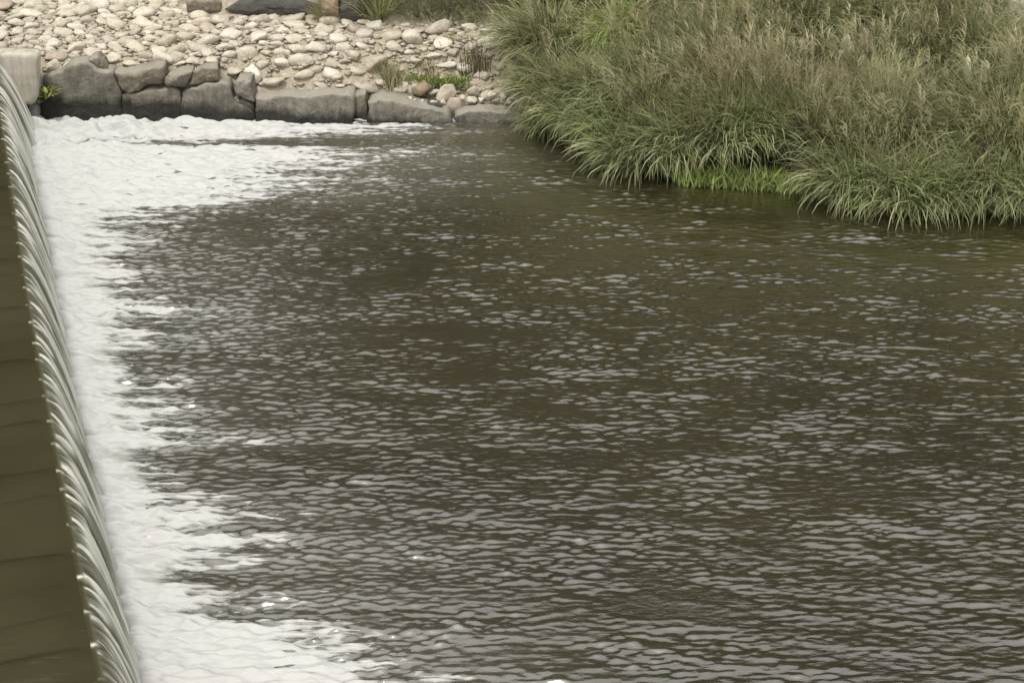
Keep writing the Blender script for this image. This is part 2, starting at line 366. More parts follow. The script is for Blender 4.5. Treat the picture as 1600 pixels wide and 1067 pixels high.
# ------------------------------------------------------------------ pool above the weir and the falling sheet
def build_fall():
    T = np.concatenate([np.linspace(-0.04, 0, 4)[:-1], np.linspace(0, 1.04, 52)])
    rt = np.random.default_rng(8); tk = np.floor(PH + 0.5).astype(int) + 40; ta = rt.uniform(0.15, 0.9, 200)[tk]; to = rt.normal(0, 0.09, 200)[tk]; tb = np.interp(PH, np.arange(-40, 160) , rt.uniform(0.25, 1.15, 200))
    nt_ = len(T)
    n1 = noise1(NU, pitch / 60, pitch * 0.16, 1); n2 = noise1(NU, pitch / 60, pitch * 0.07, 2); n3 = noise1(NU, pitch / 60, pitch * 0.34, 3); n4 = noise1(NU, pitch / 60, pitch * 0.1, 4)
    N0 = (n1, n2, n3, n4); n5 = noise1(NU, pitch / 60, pitch * 1.3, 5)
    fr0 = PH + 0.06 * n5; fr = fr0 - np.floor(fr0)
    Vs, wh = [], []
    for t in T:
        tp = max(t, 0.0)
        r = RUNS * t; z = HC - 1.24 * tp ** 1.85 - 0.004 * math.exp(-abs(t) * 8)
        dcr = np.abs((PH - to) - np.floor(PH - to + 0.5))
        wq = su + pitch * (0.16 * np.sin(2 * np.pi * (PH - to)) * tp + 0.05 * n5 * tp)
        n1, n2, n3, n4 = (np.interp(wq, su, q) for q in N0)
        ridge = np.exp(-(dcr / 0.11) ** 2) * math.exp(-((t - 0.12) / 0.09) ** 2) * 0.016 * ta     # lump where a crest fin splits the sheet
        groove = -np.exp(-(((fr + 0.5 - 0.04) % 1 - 0.5) / 0.05) ** 2) * 0.022 * (0.35 + 0.8 * tb) * sm(-0.02, 0.1, t) * (1 - 0.5 * tp)
        strand = sm(0.0, 0.35, t) * (0.013 * n1 + 0.008 * n2 * (1 - tp) + 0.008 * n4 * tp + 0.012 * n3 * tp)
        dsp = ridge + groove + strand
        sl = 1.24 * 1.85 * tp ** 0.85 / RUN if tp > 0 else 0.0
        a = math.atan(sl); kx, kz = math.sin(a), math.cos(a)
        Vs.append(np.stack([cx + nx_ * (r + dsp * kx), cy + ny_ * (r + dsp * kx), z + dsp * kz], -1))
        tip = np.exp(-(dcr / (0.035 + 0.03 * ta)) ** 2) * math.exp(-((t - 0.01) / 0.08) ** 2) * ta
        win = sm(0.06, 0.13, t) * sm(0.50, 0.34, t); win2 = sm(0.03, 0.10, t) * sm(0.75, 0.3, t)
        patch = tb * 1.1 * np.exp(-((fr - 0.25 - 0.06 * n3) / 0.11) ** 4) * win + 0.75 * np.exp(-((fr - 0.87) / 0.05) ** 2) * win2
        st = sm(0.05, 0.4, t) * np.clip(0.26 + 0.46 * n1 + 0.32 * n2 + 0.18 * n3, 0, 1) * (0.75 + 0.45 * tp) * np.clip(0.8 + 0.35 * n5, 0.25, 1.3)
        dark = np.exp(-(((fr + 0.5 - 0.04) % 1 - 0.5) / 0.045) ** 2) * sm(0.0, 0.05, t) * sm(0.9, 0.5, t)
        wh.append(np.clip((tip + patch * (0.85 + 0.25 * n3) + st + 0.16 * sm(0.0, 0.08, t) + 0.4 * sm(0.7, 1.0, t)) * (1 - 0.85 * np.clip(0.3 + 0.8 * tb, 0, 1) * dark), 0, 1))
    V = np.stack(Vs).reshape(-1, 3)
    m = M('falling_water')
    c = m.ramp(m.attr('white'), [(0.0, (0.040, 0.036, 0.018)), (0.12, (0.075, 0.072, 0.048)), (0.5, (0.23, 0.23, 0.185)), (0.9, (0.60, 0.60, 0.56))])
    m.col(c); m.set(Roughness=0.24, IOR=1.36)
    tag(link('waterfall', mesh_np('waterfall', V, grid_faces(nt_, NU), m.m, attrs={'white': np.stack(wh)})), kind='structure')
    # pool
    W = np.concatenate([np.linspace(0.04 * RUN, 3.5, 110), np.linspace(3.7, 30, 16)])
    j = np.arange(0, NU, 1)
    r1 = noise1(NU, pitch / 60, pitch * 1.7, 7)
    Ps = []; wave_paint = []
    for q in W:
        bend = 0.12 * (q / 1.5) ** 1.4 if q < 3.5 else 0.12 * (3.5 / 1.5) ** 1.4
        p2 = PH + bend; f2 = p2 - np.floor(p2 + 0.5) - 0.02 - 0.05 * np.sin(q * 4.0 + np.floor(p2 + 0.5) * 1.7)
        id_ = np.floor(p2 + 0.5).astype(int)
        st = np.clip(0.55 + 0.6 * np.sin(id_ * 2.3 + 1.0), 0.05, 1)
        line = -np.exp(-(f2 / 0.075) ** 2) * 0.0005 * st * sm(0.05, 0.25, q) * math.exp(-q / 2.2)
        wave_paint.append(np.exp(-(f2 / 0.05) ** 2) * st * sm(0.02, 0.15, q) * math.exp(-q / 3.0) + 0.35 * np.exp(-((f2 + 0.13) / 0.12) ** 2) * st * math.exp(-q / 2.0))
        roll = 0.0012 * r1 * math.exp(-q / 3.0) + 0.0004 * np.sin(p2 * 2 * math.pi * 2.0 + 1.3 * np.sin(q * 3)) * math.exp(-q / 1.5)
        Ps.append(np.stack([cx - nx_ * q, cy - ny_ * q, np.full(NU, HC - 0.004 * math.exp(-0.04 * 8)) + line + roll], -1))
    P = np.stack(Ps); wave_paint = np.stack(wave_paint)
    m2 = M('pool_water')
    c = m2.ramp(m2.noise(0.8, 4, 0.5, coord='World'), [(0.35, (0.031, 0.0275, 0.0135)), (0.65, (0.042, 0.037, 0.020))])
    c = m2.mix(m2.math('MULTIPLY', m2.attr('wave_paint'), m2.math('ADD', m2.noise(1.7, 3, 0.5, coord='World'), 0.1)), c, (0.010, 0.009, 0.005))       # dark reflection lines of the waves, painted into the pool colour
    m2.col(c); m2.set(Roughness=0.06, IOR=1.4)
    m2.bump(m2.noise(9.0, 3, 0.5, coord='World', stretch=(0.4, 1.2, 1)), 0.12, 0.012)
    tag(link('pool', mesh_np('pool', P, grid_faces(len(W), NU), m2.m, attrs={'wave_paint': np.clip(wave_paint, 0, 0.8)})), kind='structure')
build_fall()

# ------------------------------------------------------------------ stones
def rock_from_outline(name, pts, Y, depth, mat, parent=None, seed=0, bulge=0.05, jit=0.019, n=56, back_drop=0.0):
    """a block whose front follows an outline seen from the bridge, with a rounded front and real depth"""
    rnd = random.Random(seed)
    P = [at_y(x, y, Y) for x, y in pts]
    P = [Vector((p.x, p.z)) for p in P]
    per = [0.0]
    for i in range(len(P)): per.append(per[-1] + (P[(i + 1) % len(P)] - P[i]).length)
    ring = []
    for k in range(n):
        s = per[-1] * k / n
        i = max(q for q in range(len(P)) if per[q] <= s + 1e-9)
        L = per[i + 1] - per[i]; ring.append(P[i].lerp(P[(i + 1) % len(P)], (s - per[i]) / L if L else 0))
    ring = [ring[k] * 0.9 + (ring[k - 1] + ring[(k + 1) % n]) * 0.05 for k in range(n)]
    c = sum(ring, Vector((0, 0))) / n
    prof = [(0.95, depth), (1.02, depth * 0.55), (1.02, 0.05), (1.0, 0.015), (0.97, 0.0), (0.86, -bulge * 0.3), (0.72, -bulge * 0.55), (0.57, -bulge * 0.78), (0.42, -bulge * 0.9), (0.27, -bulge), (0.13, -bulge)]
    V = []
    for sc, dd in prof:
        for k in range(n):
            q = c + (ring[k] - c) * sc
            v = Vector((q.x, Y + dd, q.y))
            nz = mnoise.noise_vector(v * 3.0 + Vector((seed * 3.1, 0, 0))) * jit * 2.0 + mnoise.noise_vector(v * 9.0) * jit * 1.2 + mnoise.noise_vector(v * 24.0) * jit * 0.6
            V.append(v + nz)
    V.append(Vector((c.x, Y - bulge, c.y))); V.append(Vector((c.x, Y + depth, c.y)))
    org = Vector((c.x, Y, min(q.y for q in ring)))
    V = np.array([v - org for v in V])
    qs = [[r * n + k, r * n + (k + 1) % n, (r + 1) * n + (k + 1) % n, (r + 1) * n + k] for r in range(len(prof) - 1) for k in range(n)]
    last = (len(prof) - 1) * n
    ts = [[last + k, last + (k + 1) % n, len(V) - 2] for k in range(n)] + [[(k + 1) % n, k, len(V) - 1] for k in range(n)]
    me = mesh_np(name, V, [np.array(qs), np.array(ts)], mat)
    return link(name, me, parent, org if parent is None else org - parent.location)

WALLY = 28.02
wall = bpy.data.objects.new('stone_wall', None); C.objects.link(wall); wall.location = (-4.0, WALLY, 0.0)
tag(wall, 'low wall of big rough grey stones, dark at the wet foot, along the bank', 'stone wall')
wall_stones = [
    ([(71, 122), (96, 114), (105, 104), (124, 99), (139, 100), (150, 110), (175, 115), (182, 130), (190, 150), (189, 215), (60, 215), (66, 150)], 0.55, 0.05, 0.0),
    ([(140, 92), (152, 88), (160, 95), (168, 111), (160, 116), (147, 110)], 0.3, 0.03, 0.12),
    ([(178, 114), (220, 112), (240, 105), (254, 105), (256, 118), (251, 130), (226, 134), (214, 143), (199, 148), (190, 141)], 0.5, 0.05, 0.0),
    ([(192, 151), (215, 146), (232, 139), (255, 140), (268, 142), (278, 147), (283, 160), (284, 212), (189, 212)], 0.5, 0.05, 0.02),
    ([(257, 122), (265, 117), (288, 112), (299, 114), (296, 124), (291, 132), (277, 136), (262, 135)], 0.45, 0.06, 0.0),
    ([(300, 113), (318, 108), (338, 108), (339, 125), (318, 129), (296, 133)], 0.45, 0.03, 0.05),
    ([(283, 148), (299, 139), (324, 131), (340, 131), (358, 134), (365, 155), (383, 168), (397, 180), (398, 212), (283, 212)], 0.5, 0.06, 0.0),
    ([(365, 132), (371, 125), (385, 123), (393, 128), (396, 146), (398, 162), (383, 157), (369, 150)], 0.45, 0.04, -0.03),
    ([(366, 153), (384, 159), (397, 165), (397, 182), (384, 171), (368, 162)], 0.3, 0.02, 0.05),
    ([(399, 153), (440, 151), (475, 154), (500, 150), (552, 148), (551, 210), (399, 210)], 0.62, 0.02, -0.05),
    ([(552, 150), (571, 146), (574, 158), (573, 205), (552, 205)], 0.4, 0.03, 0.06),
    ([(575, 160), (590, 157), (620, 160), (641, 164), (683, 174), (699, 176), (708, 186), (706, 205), (575, 205)], 0.6, 0.04, -0.02),
    ([(712, 180), (735, 174), (765, 173), (800, 177), (838, 182), (838, 205), (710, 205)], 0.5, 0.03, 0.0),
]
for i, (pts, dep, bul, dy) in enumerate(wall_stones):
    rock_from_outline('stone', pts, WALLY + dy, dep, MAT_WALL, wall, seed=i + 1, bulge=bul)
# rubble core behind the faces, seen only as dark joints
def box_mesh(name, lo, hi, mat, bev=0.0):
    import bmesh
    bm = bmesh.new(); bmesh.ops.create_cube(bm, size=1.0)
    lo, hi = Vector(lo), Vector(hi)
    for v in bm.verts: v.co = Vector([(lo[k] + hi[k]) / 2 + v.co[k] * (hi[k] - lo[k]) for k in range(3)])
    if bev: bmesh.ops.bevel(bm, geom=bm.edges[:], offset=bev, segments=2, affect='EDGES')
    me = bpy.data.meshes.new(name); bm.to_mesh(me); bm.free(); me.materials.append(mat); return me
link('core', box_mesh('core', (-4.5, 0.2, -0.8), (-0.2, 0.5, 0.5), MAT_DARK), wall)
link('core', box_mesh('core', (-0.2, 0.2, -0.8), (2.9, 0.5, 0.22), MAT_DARK), wall)

def cobble_mesh(seed, sub=2):
    import bmesh
    bm = bmesh.new(); bmesh.ops.create_icosphere(bm, subdivisions=sub, radius=1.0)
    o = Vector((seed * 7.3, seed * 1.7, 0)); rnd = random.Random(seed)
    cuts = [(Vector((rnd.gauss(0, 1), rnd.gauss(0, 1), rnd.gauss(0, 1))).normalized(), rnd.uniform(0.42, 0.8)) for _ in range(11)]
    for v in bm.verts:
        p = v.co.copy()
        for nrm, dd in cuts:                     # worn flats
            e = p.dot(nrm) - dd
            if e > 0: p -= nrm * e * 0.92
        v.co = p * (1.0 + 0.30 * mnoise.noise(p * 1.2 + o) + 0.09 * mnoise.noise(p * 3.1 + o))
    for f in bm.faces: f.smooth = True
    me = bpy.data.meshes.new('stone'); bm.to_mesh(me); bm.free(); return me
COBS = [cobble_mesh(i + 1) for i in range(14)]
for me in COBS: me.materials.append(MAT_COB)

# cobble apron: pitched stones, the largest as parts of the bank, small fill joined
apron = bpy.data.objects['river_bank']
def tz(x, y): return float(terrain(np.array([x]), np.array([y]))[0])
placed = []
rnd = random.Random(5)
cells = {}
def free(x, y, r):
    for ix in range(int(x / .4) - 2, int(x / .4) + 3):
        for iy in range(int(y / .4) - 2, int(y / .4) + 3):
            for (a, b, q) in cells.get((ix, iy), ()):
                if (a - x) ** 2 + ((b - y) * 1.15) ** 2 < ((q + r) * 0.74) ** 2: return False
    return True
for r0, r1, tries in ((0.21, 0.27, 75), (0.14, 0.20, 850), (0.10, 0.14, 2700), (0.07, 0.10, 3600)):
    for _ in range(tries):
        x = rnd.uniform(-9.6, 0.55); y = rnd.uniform(28.4, 31.4); r = rnd.uniform(r0, r1)
        ed = float(shore(np.array([x]))[0])
        if y < ed + 0.38 + r * 0.4 - 0.12 * (x > -4.4): continue
        if x < -7.2 and y < 28.75: continue
        if y > ed + 2.42 - 0.55 * min(1, max(0, (x + 3.4) / 1.2)) + 0.8 * min(1, max(0, (-5.2 - x) / 0.6)) - 0.2 * (-5.0 < x < -2.8): continue
        if free(x, y, r):
            placed.append((x, y, r)); cells.setdefault((int(x / .4), int(y / .4)), []).append((x, y, r))
def in_view(x, y, z):
    px, py = project(x, y, z); return -40 < px < 1640 and -30 < py < 1100
placed.sort(key=lambda q: -q[2])
smallV, smallF, nv = [], [], 0
count = 0
for (x, y, r) in placed:
    z = tz(x, y)
    big = count < 300 and in_view(x, y, z + r * 0.3)
    sx, sy, sz = r * rnd.uniform(1.0, 1.35), r * rnd.uniform(0.78, 1.0), r * rnd.uniform(0.42, 0.72)
    rz = rnd.uniform(-0.5, 0.5) + (math.pi if rnd.random() < .5 else 0); rx = rnd.uniform(-0.25, 0.25); ry = rnd.uniform(-0.3, 0.3)
    if big:
        o = bpy.data.objects.new('stone', COBS[count % 14]); C.objects.link(o); o.parent = apron
        o.location = (x, y, z + sz * 0.22); o.scale = (sx, sy, sz); o.rotation_euler = (rx, ry, rz); count += 1
    else:
        me = COBS[rnd.randrange(14)]
        from mathutils import Matrix, Euler
        mt = Matrix.LocRotScale(Vector((x, y, z + sz * 0.2)), Euler((rx, ry, rz)), Vector((sx, sy, sz)))
        co = np.empty(len(me.vertices) * 3); me.vertices.foreach_get('co', co); co = co.reshape(-1, 3)
        A = np.array(mt); smallV.append(co @ A[:3, :3].T + A[:3, 3])
        fi = np.empty(len(me.polygons) * 3, int); me.loops.foreach_get('vertex_index', fi); smallF.append(fi.reshape(-1, 3) + nv); nv += len(co)
low = cobble_mesh(40, 1); lco = np.empty(len(low.vertices) * 3); low.vertices.foreach_get('co', lco); lco = lco.reshape(-1, 3)
lfi = np.empty(len(low.polygons) * 3, int); low.loops.foreach_get('vertex_index', lfi); lfi = lfi.reshape(-1, 3)
for _ in range(4600):
    x = rnd.uniform(-9.6, 1.0); y = rnd.uniform(28.35, 31.4); ed = float(shore(np.array([x]))[0])
    if y < ed + 0.22 or (x < -7.3 and y < 28.6): continue
    if y > ed + 2.45 - 0.55 * min(1, max(0, (x + 3.4) / 1.2)) + 0.8 * min(1, max(0, (-5.2 - x) / 0.6)) - 0.2 * (-5.0 < x < -2.8): continue
    r = rnd.uniform(0.025, 0.07); a = rnd.uniform(0, 6.28); ca, sa = math.cos(a), math.sin(a)
    A = np.array([[ca, -sa, 0], [sa, ca, 0], [0, 0, 1]]) @ np.diag([r * 1.2, r, r * 0.7])
    smallV.append(lco @ A.T + np.array([x, y, tz(x, y) + r * 0.3])); smallF.append(lfi + nv); nv += len(lco)
o = link('rubble', mesh_np('rubble', np.concatenate(smallV), np.concatenate(smallF), MAT_COB_SMALL), apron); tag(o, kind='stuff')

def boulder(px, py, wpx, hpx, Y, mat, label, seed, name='boulder', dz=0.0, rz=0.0):
    p = at_y(px, py, Y); s = F / (Y * cd - (p.z - H) * sdl)
    me = cobble_mesh(seed, 3); me.materials.append(mat)
    sx, sz = wpx / s / 1.75, hpx / s / 1.45
    o = link(name, me, None, (p.x, Y, p.z)); o.scale = (sx, sx * 0.8, sz); o.rotation_euler = (0, 0, rz)
    tag(o, label, 'boulder'); return o
boulder(656, 140, 36, 27, 28.60, MAT_BROWN, 'rounded tan boulder, tallest stone on the ledge in front of the low green weeds', 61)
boulder(699, 147, 32, 23, 28.52, MAT_COB, 'angular pale rock on the ledge just right of the rounded tan boulder', 66, rz=0.5)
boulder(738, 144, 22, 17, 28.60, MAT_COB, 'pale squarish boulder on the ledge, closest of the ledge stones to the tall grass', 63)
boulder(622, 142, 30, 20, 28.60, MAT_COB, 'grey brown slabby rock at the foot of the dry tuft on the wall', 69, rz=0.8)
boulder(86, 108, 27, 30, 28.35, MAT_COB, 'cream cobble sitting on the wall end beside the dark recess', 70)
boulder(232, 98, 50, 30, 28.75, MAT_COB, 'large rounded pale grey boulder lying on the cobbles above the wall', 72)
boulder(278, 93, 44, 26, 28.66, MAT_COB, 'smooth tan boulder right behind the top of the stone wall', 71)
boulder(398, 116, 28, 23, 28.46, MAT_WHITE, 'bright white rounded cobble behind the notch in the stone wall', 73)
for k, (px, py, r) in enumerate([(678, 162, 13), (692, 161, 12), (722, 153, 13), (738, 158, 18), (752, 156, 12), (660, 158, 10), (648, 157, 9), (770, 148, 16), (786, 150, 14), (640, 155, 9)]):
    p = at_y(px, py, 28.36); s = 97.0
    o = bpy.data.objects.new('stone', COBS[k]); C.objects.link(o); o.parent = apron
    o.location = p; o.scale = (r / s / 1.7, r / s / 1.9, r / s / 2.2); o.rotation_euler = (0, 0, k)
b = rock_from_outline('boulder', [(288, 5), (300, 0), (335, -2), (345, 6), (346, 19), (318, 23), (292, 22)], 30.35, 0.5, MAT_WALL, None, 31, 0.05)
tag(b, 'squat grey rock at the top edge of the cobbles, left of the long dark one', 'boulder')
b = rock_from_outline('boulder', [(352, 15), (372, 5), (405, -2), (430, 0), (462, 2), (492, 9), (503, 19), (488, 26), (440, 28), (400, 24), (366, 23)], 30.30, 0.6, MAT_DARK, None, 32, 0.06)
tag(b, 'long low dark grey boulder lying across the top of the cobbles', 'boulder')
b = rock_from_outline('boulder', [(500, 10), (506, -2), (516, -8), (530, -6), (528, 26), (510, 25), (502, 22)], 30.0, 0.5, MAT_BROWN, None, 33, 0.05)
tag(b, 'brown rock between the long dark boulder and the first dry grass tuft', 'boulder')
b = rock_from_outline('boulder', [(531, 2), (545, -10), (566, -9), (569, 28), (552, 36), (533, 32)], 30.0, 0.5, MAT_DARK, None, 34, 0.05)
tag(b, 'dark upright rock in shade right beside the narrow grass tuft', 'boulder')

# concrete abutment that ends the weir
def concrete():
    m = M('concrete')
    n = m.noise(5.0, 7, 0.65); st = m.noise(9.0, 5, 0.6, stretch=(1, 1, 0.12))
    c = m.mix(0.7, m.ramp(n, [(0.3, (0.36, 0.33, 0.28)), (0.7, (0.52, 0.49, 0.43))]), m.ramp(st, [(0.3, (0.6, 0.57, 0.52)), (0.6, (1, 1, 1))]), 'MULTIPLY')
    m.col(c); m.set(Roughness=0.9); m.bump(n, 0.3, 0.02); return m.m
MAT_CONC = concrete()
ABY = 27.72
ab = rock_from_outline('concrete_abutment', [(-75, 85), (-30, 85), (20, 85), (57, 86), (57, 100), (57, 130), (57, 150), (53, 161), (46, 165), (38, 164), (10, 150), (-10, 150), (-75, 160)], ABY, 0.42, MAT_CONC, None, 50, 0.004, 0.0015, 60)
tag(ab, 'weathered pale concrete block at the far end of the weir beside the falling water', 'abutment')
pier = link('pier', box_mesh('pier', (-3.0, 0.06, -1.2), (0.37, 0.40, 0.42), MAT_DARK), ab)
kp = at_y(1578, 6, 28.3)
tag(link('concrete_kerb', box_mesh('concrete_kerb', (0.0, 0, -0.9), (3.0, 0.30, 0.02), MAT_CONC, 0.01), None, kp), 'bit of pale concrete kerb in the grass at the top right corner', 'kerb')

# ------------------------------------------------------------------ grasses
def strips(base, az, L, w, th0, droop, seg=4, twist=None, power=1.3):
    """N curved tapering blades -> verts, quads; per-blade arrays"""
    N = len(L); s = np.linspace(0, 1, seg + 1)
    th = th0[:, None] + droop[:, None] * s[None, :] ** power
    step = L[:, None] / seg
    thm = (th[:, 1:] + th[:, :-1]) / 2
    rr = np.concatenate([np.zeros((N, 1)), np.cumsum(np.sin(thm) * step, 1)], 1)
    zz = np.concatenate([np.zeros((N, 1)), np.cumsum(np.cos(thm) * step, 1)], 1)
    ca, sa = np.cos(az)[:, None], np.sin(az)[:, None]
    P = np.stack([base[:, 0:1] + rr * ca, base[:, 1:2] + rr * sa, base[:, 2:3] + zz], -1)
    tw = np.zeros(N) if twist is None else twist
    ct, st = np.cos(tw)[:, None], np.sin(tw)[:, None]
    nrm = np.stack([np.cos(th) * ca, np.cos(th) * sa, -np.sin(th)], -1)
    side = np.stack([-sa * np.ones_like(th), ca * np.ones_like(th), np.zeros_like(th)], -1)
    sv = side * ct[..., None] + nrm * st[..., None]
    prof = np.interp(s, [0, 0.25, 0.7, 1], [0.55, 1.0, 0.75, 0.08])
    hw = (w[:, None] * 0.5 * prof[None, :])[..., None]
    A, B = P - sv * hw, P + sv * hw
    V = np.stack([A, B], 2).reshape(-1, 3)
    o = (np.arange(N) * (seg + 1) * 2)[:, None] + (np.arange(seg) * 2)[None, :]
    Fq = np.stack([o, o + 1, o + 3, o + 2], -1).reshape(-1, 4)
    return V, Fq, P[:, -1, :]
def lean_az(rng, n, bias, conc):
    a = rng.uniform(0, 2 * math.pi, n); b = rng.normal(bias, 0.55, n)
    return np.where(rng.random(n) < conc, b, a)

def tussock_meshes(seed, n=1500, Lr=(0.75, 1.35), rad=0.38, tan=0.15, droop=(1.0, 2.3), heads=70, wd=(0.014, 0.028), bias=R(205), conc=0.45, mat=MAT_GRASS, headL=(1.25, 1.75)):
    rng = np.random.default_rng(seed)
    rr = rad * np.sqrt(rng.random(n)); aa = rng.uniform(0, 6.283, n)
    base = np.stack([rr * np.cos(aa), rr * np.sin(aa), np.full(n, -0.03)], -1)
    az = lean_az(rng, n, bias, conc)
    az = np.where(rng.random(n) < 0.55, aa + rng.normal(0, 0.7, n), az)
    th0 = np.clip(0.10 + 0.55 * rr / rad + rng.normal(0, 0.12, n), 0.02, 1.0)
    dr = rng.uniform(*droop, n); L = rng.uniform(*Lr, n) * (1 - 0.15 * rr / rad)
    V, Fq, tips = strips(base, az, L, rng.uniform(*wd, n), th0, dr, 5, rng.normal(0, 0.5, n))
    tint = np.clip(np.where(rng.random(n) < tan, rng.uniform(0.6, 1, n), rng.uniform(0, 0.22, n)), 0, 1); val = rng.random(n)
    rep = len(V) // n
    fol = mesh_np('foliage', V, Fq, mat, attrs={'tint': np.repeat(tint, rep), 'val': np.repeat(val, rep)})
    # flowering stems, each with a loose drooping head
    h = None
    if heads:
        rr = rad * np.sqrt(rng.random(heads)); aa = rng.uniform(0, 6.283, heads)
        b2 = np.stack([rr * np.cos(aa), rr * np.sin(aa), np.zeros(heads)], -1)
        az2 = lean_az(rng, heads, bias, 0.75)
        V1, F1, tp = strips(b2, az2, rng.uniform(*headL, heads), np.full(heads, 0.007), rng.uniform(0.02, 0.3, heads), rng.uniform(0.15, 0.65, heads), 5)
        k = 9
        tb = np.repeat(tp, k, 0); tb[:, 2] -= np.tile(np.linspace(0, 0.16, k), heads)
        az3 = np.repeat(az2, k) + rng.normal(0, 0.5, heads * k)
        V2, F2, _ = strips(tb, az3, rng.uniform(0.10, 0.26, heads * k), np.full(heads * k, 0.009), rng.uniform(0.3, 1.0, heads * k), rng.uniform(0.3, 1.3, heads * k), 3)
        val = np.concatenate([np.repeat(rng.uniform(0, 0.5, heads), len(V1) // heads), np.repeat(np.repeat(rng.random(heads), k), len(V2) // (heads * k))])
        tt = np.concatenate([np.repeat(rng.random(heads), len(V1) // heads), np.repeat(np.repeat(rng.random(heads), k), len(V2) // (heads * k))])
        h = mesh_np('seed_heads', np.concatenate([V1, V2]), np.concatenate([F1, F2 + len(V1)]), MAT_HEAD, attrs={'tint': tt, 'val': val})
    return fol, h
FR = dict(wd=(0.013, 0.027))
VARS = [tussock_meshes(101, 2200, (0.45, 1.35), tan=0.12, heads=26, droop=(0.3, 2.3), **FR), tussock_meshes(102, 1900, (0.7, 1.5), tan=0.24, heads=70, droop=(0.3, 1.8), wd=(0.010, 0.022)),
        tussock_meshes(103, 2200, (0.45, 1.4), tan=0.15, droop=(0.3, 2.4), heads=22, **FR), tussock_meshes(104, 1900, (0.8, 1.6), tan=0.36, heads=75, droop=(0.15, 1.1), wd=(0.009, 0.019), headL=(1.35, 1.95)),
        tussock_meshes(105, 2200, (0.45, 1.3), tan=0.09, heads=14, bias=R(190), droop=(0.3, 2.2), **FR), tussock_meshes(106, 1900, (0.6, 1.5), tan=0.22, heads=50, bias=R(230), droop=(0.3, 2.0), wd=(0.012, 0.024))]
LUSHV = tussock_meshes(107, 1500, (0.6, 1.1), tan=0.05, heads=10, mat=MAT_LUSH)
def tussock(x, y, var, sc, label, group, rz=None, zs=1.0):
    t = bpy.data.objects.new('silver_grass', None); C.objects.link(t)
    t.location = (x, y, tz(x, y)); t.scale = (sc, sc, sc * zs); t.rotation_euler = (0, 0, rz if rz is not None else random.uniform(-0.5, 0.5))
    tag(t, label, 'grass', group)
    fol, h = var
    link('foliage', fol, t)
    if h: tag(link('seed_heads', h, t))
    return t
FG = 'grass tussocks overhanging the water'
front = [  # px, py of the foot, variant, scale, label
    (856, 190, 0, 0.55, 'low green tussock at the left tip of the grass bank, beside the wall end'),
    (902, 206, 2, 0.75, 'drooping tussock second from the left tip of the bank, over dark water'),
    (952, 226, 4, 0.85, 'green tussock hanging over the darkest shaded water, left of the long middle bank'),
    (1000, 244, 2, 0.98, 'tussock whose drooping blade tips reach the water just left of the bright weeds'),
    (1058, 250, 0, 0.95, 'tussock directly behind the left end of the bright green waterside weeds'),
    (1125, 250, 5, 0.95, 'tussock with a few straw heads behind the right half of the bright waterside weeds'),
    (1195, 246, 1, 0.95, 'brownish tussock in the hollow of the bank behind the waterside weeds'),
    (1258, 252, 3, 0.9, 'tan seedy tussock at the inner corner of the hollow, beside the foremost clump'),
    (1335, 292, 2, 0.95, 'foremost left tussock, its outer blades dipping into the river'),
    (1402, 302, 0, 1.0, 'green tussock in the middle of the foremost clump at the water'),
    (1467, 303, 4, 1.0, 'dense green tussock right of the middle of the foremost clump'),
    (1538, 300, 2, 1.0, 'arching tussock second from the right edge of the view at the waterline'),
    (1605, 302, 5, 1.0, 'tussock cut off by the right edge of the view at the water'),
]
for px, py, v, sc, lab in front:
    p = at(px, py, 0.12); t = tussock(p.x, p.y, VARS[v], sc, lab, FG); t.location.z += 0.09
rg = random.Random(21)
LUSH = [(at_y(px, py, Y), Y, py, lab) for px, py, Y, lab in ((965, 6, 28.9, 'bright yellow green leafy clump at the top behind the feathery grass'), (1545, 80, 26.9, 'fresh green clump among dull grass near the upper right edge'), (1010, 2, 29.3, 'second bright leafy clump at the top, right of the first'))]
HOLX = at(1252, 262, 0.2).x                  # the hollow between the two big clumps
def fill_row(offset, x0, x1, step, choose, sc, label, group, zs=1.0):
    x = x0
    while x < x1:
        y = float(shore(np.array([x]))[0]) + offset + rg.uniform(-0.2, 0.2)
        if any(abs(p.x - x) < 0.5 and -0.9 < y - Y < 0.6 for p, Y, _, _ in LUSH): x += step * 0.5; continue
        if x > kp.x - 0.35 and 26.9 < y < 28.9: x += step * 0.5; continue
        if abs(x - HOLX) < 0.32 and offset < 1.2: x += step * 0.5; continue
        v = rg.choice(choose); green = v in (0, 2, 4)
        tussock(x + rg.uniform(-0.15, 0.15), y, VARS[v], sc * rg.uniform(0.8, 1.2), ('leafy green tussock ' if green else 'straw coloured seedy tussock ') + label, ('green ' if green else 'straw coloured ') + group, rg.uniform(-0.6, 0.6), zs); x += step * rg.uniform(0.85, 1.15)
fill_row(0.85, 0.72, 9.6, 0.72, (1, 2, 5, 0, 0), 1.0, 'in the belt right behind the waterside tussocks', 'tussocks of the second belt')
fill_row(1.75, 0.65, 10.0, 0.80, (1, 3, 5, 0, 2), 1.0, 'in the middle of the grass slope', 'tussocks of the middle belt')
fill_row(2.75, 0.6, 10.4, 0.85, (0, 1, 5, 3), 1.0, 'on the upper grass slope', 'tussocks of the upper belt')
fill_row(3.8, 0.6, 10.8, 0.95, (0, 4, 5, 1), 1.05, 'along the very top of the grass slope', 'tussocks of the top belt')

